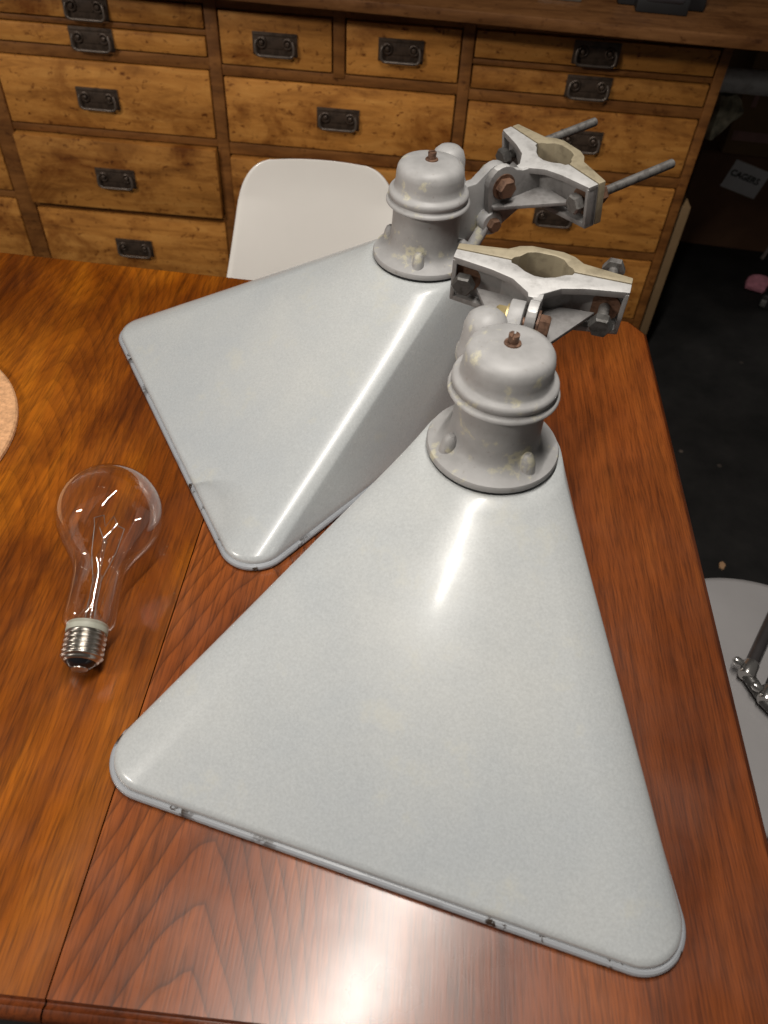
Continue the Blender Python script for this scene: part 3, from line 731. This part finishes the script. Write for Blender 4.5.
    F = Matrix(((Xax.x, Yax.x, Zax.x, org.x), (Xax.y, Yax.y, Zax.y, org.y), (Xax.z, Yax.z, Zax.z, org.z), (0, 0, 0, 1)))
    H = -0.052
    half = [(0.0045, -0.050), (0.0060, -0.044), (0.024, -0.0285), (0.046, -0.0215), (0.087, -0.0140), (0.087, -0.0008), (0.031, -0.0008), (0.030, -0.0045), (0.024, -0.0065), (0.015, -0.0135), (0.005, -0.0175)]
    outl = half + [(-x, y) for x, y in reversed(half)]
    fb = MB()
    fb.prism(outl, -0.0075, 0.0, 'Z', bev=0.0012, mat=F)
    bot = [(0.006, -0.030), (0.024, -0.026), (0.046, -0.021), (0.087, -0.0140), (0.087, -0.0008), (0.031, -0.0008), (0.030, -0.0045), (0.024, -0.0065), (0.015, -0.0135), (0.005, -0.0175)]
    fb.prism(bot + [(-x, y) for x, y in reversed(bot)], H, H + 0.006, 'Z', bev=0.001, mat=F)
    wall = [(0.087, -0.0065), (0.087, -0.0008), (0.031, -0.0008), (0.030, -0.0045), (0.024, -0.0065), (0.015, -0.0135), (0.005, -0.0175), (-0.005, -0.0175), (-0.015, -0.0135), (-0.024, -0.0065), (-0.030, -0.0045), (-0.031, -0.0008), (-0.087, -0.0008), (-0.087, -0.0065), (-0.036, -0.0105), (-0.020, -0.0220), (-0.006, -0.0260), (0.006, -0.0260), (0.020, -0.0220), (0.036, -0.0105)]
    fb.prism(wall, H + 0.002, -0.003, 'Z', mat=F)
    for sx in (-1, 1):
        fb.box(min(sx * 0.0825, sx * 0.087), max(sx * 0.0825, sx * 0.087), -0.0148, -0.001, H + 0.002, -0.003, F, 0.0008)
        fb.prism([(sx * 0.0045, -0.094), (sx * 0.014, -0.094), (sx * 0.040, -0.050), (sx * 0.060, -0.016), (sx * 0.0045, -0.020)], -0.0335, -0.029, 'Z', bev=0.0008, mat=F)
    # web with round boss at the pivot (YZ outline)
    pY, pZ = -0.077, -0.0085
    web = [(-0.018, -0.003), (-0.018, H + 0.003), (-0.050, H + 0.006), (-0.082, -0.060), (-0.097, -0.056), (-0.0985, -0.02)]
    for i in range(10):
        a = math.radians(170 - i * 15.0); web.append((pY + 0.0215 * math.cos(a), pZ + 0.0215 * math.sin(a)))
    web += [(-0.050, 0.0)]
    fb.prism(web, 0.0, 0.0095, 'X', bev=0.0012, mat=F)
    fbo = fb.build('clamp_bracket', 'clamp_grey', t, 30)
    fbo.data.materials.append(MAT['alu'])                 # upward faces along the top get the paler metal
    for p in fbo.data.polygons:
        if p.normal.dot(Zax) > 0.9 and (p.center - org).dot(Zax) > -0.006: p.material_index = 1
    sp = [(0.087, 0.0006), (0.087, 0.0095), (0.038, 0.0165), (0.028, 0.0245), (0.016, 0.0285)]
    sp_in = [(-0.031, 0.0006), (-0.029, 0.0050), (-0.024, 0.0080), (-0.018, 0.0165), (-0.009, 0.0195), (0.009, 0.0195), (0.018, 0.0165), (0.024, 0.0080), (0.029, 0.0050), (0.031, 0.0006)]
    MB().prism(sp + [(-x, y) for x, y in reversed(sp)] + sp_in, H, 0.0, 'Z', bev=0.0012, mat=F).build('clamp_strap', 'strap', t, 30)
    # ---- clamp bolts
    def Fp(x, y, z): return F @ Vector((x, y, z))
    def bolt(x, head_y, tail_y, mat, nut_y, washer, headmat, zz=-0.026):
        mb = MB(); n_ = 26 if tail_y > 0.06 else 10
        R_ = 0.0056; prof = []
        L_ = tail_y - head_y; k_ = int(L_ / 0.0011)
        for i in range(k_ + 1): prof.append((R_ - (0.0005 if i % 2 else 0), L_ * i / k_))
        mb.lathe([(0, 0)] + prof + [(0, L_)], 16, rot_to(Yax, Fp(x, head_y, zz)))
        b0 = mb.build('clamp_bolt', mat, t, 60)
        hm = MB(); hexhead(hm, 0.0118, 0.0100, rot_to(-Yax, Fp(x, head_y + 0.001, zz))); hm.build('bolt_head', headmat, b0, 30)
        if washer:
            MB().lathe([(0.004, 0), (0.0155, 0), (0.0155, 0.0022), (0.004, 0.0022)], 28, rot_to(-Yax, Fp(x, -0.0068, zz))).build('washer', 'rust', b0, 30)
        if nut_y is not None:
            nm = MB(); hexhead(nm, 0.0118, 0.0095, rot_to(Yax, Fp(x, nut_y, zz))); nm.build('bolt_nut', 'rust' if tail_y > 0.06 else 'steel', b0, 30)
        return b0
    if long_rods:
        bolt(-0.070, -0.020, 0.120, 'steel', 0.0135, False, 'darksteel'); bolt(0.070, -0.0145, 0.126, 'steel', 0.0135, True, 'steel')
    else:
        bolt(-0.073, -0.0165, 0.030, 'darksteel', 0.011, True, 'darksteel'); bolt(0.068, -0.034, 0.058, 'steel', 0.050, True, 'darksteel')
    return t

G = None
floodlight('floodlight', 'grey enamel wedge floodlight nearest the camera with short bolts in its clamp', (0.001, 0.2045, T), math.radians(-12.6), math.radians(7), 0.0, False, G)
floodlight('floodlight', 'grey enamel wedge floodlight behind the front one with long threaded rods in its clamp', (-0.2955, 0.6895, T), math.radians(-57.6), math.radians(9.5), math.radians(1.0), True, G)
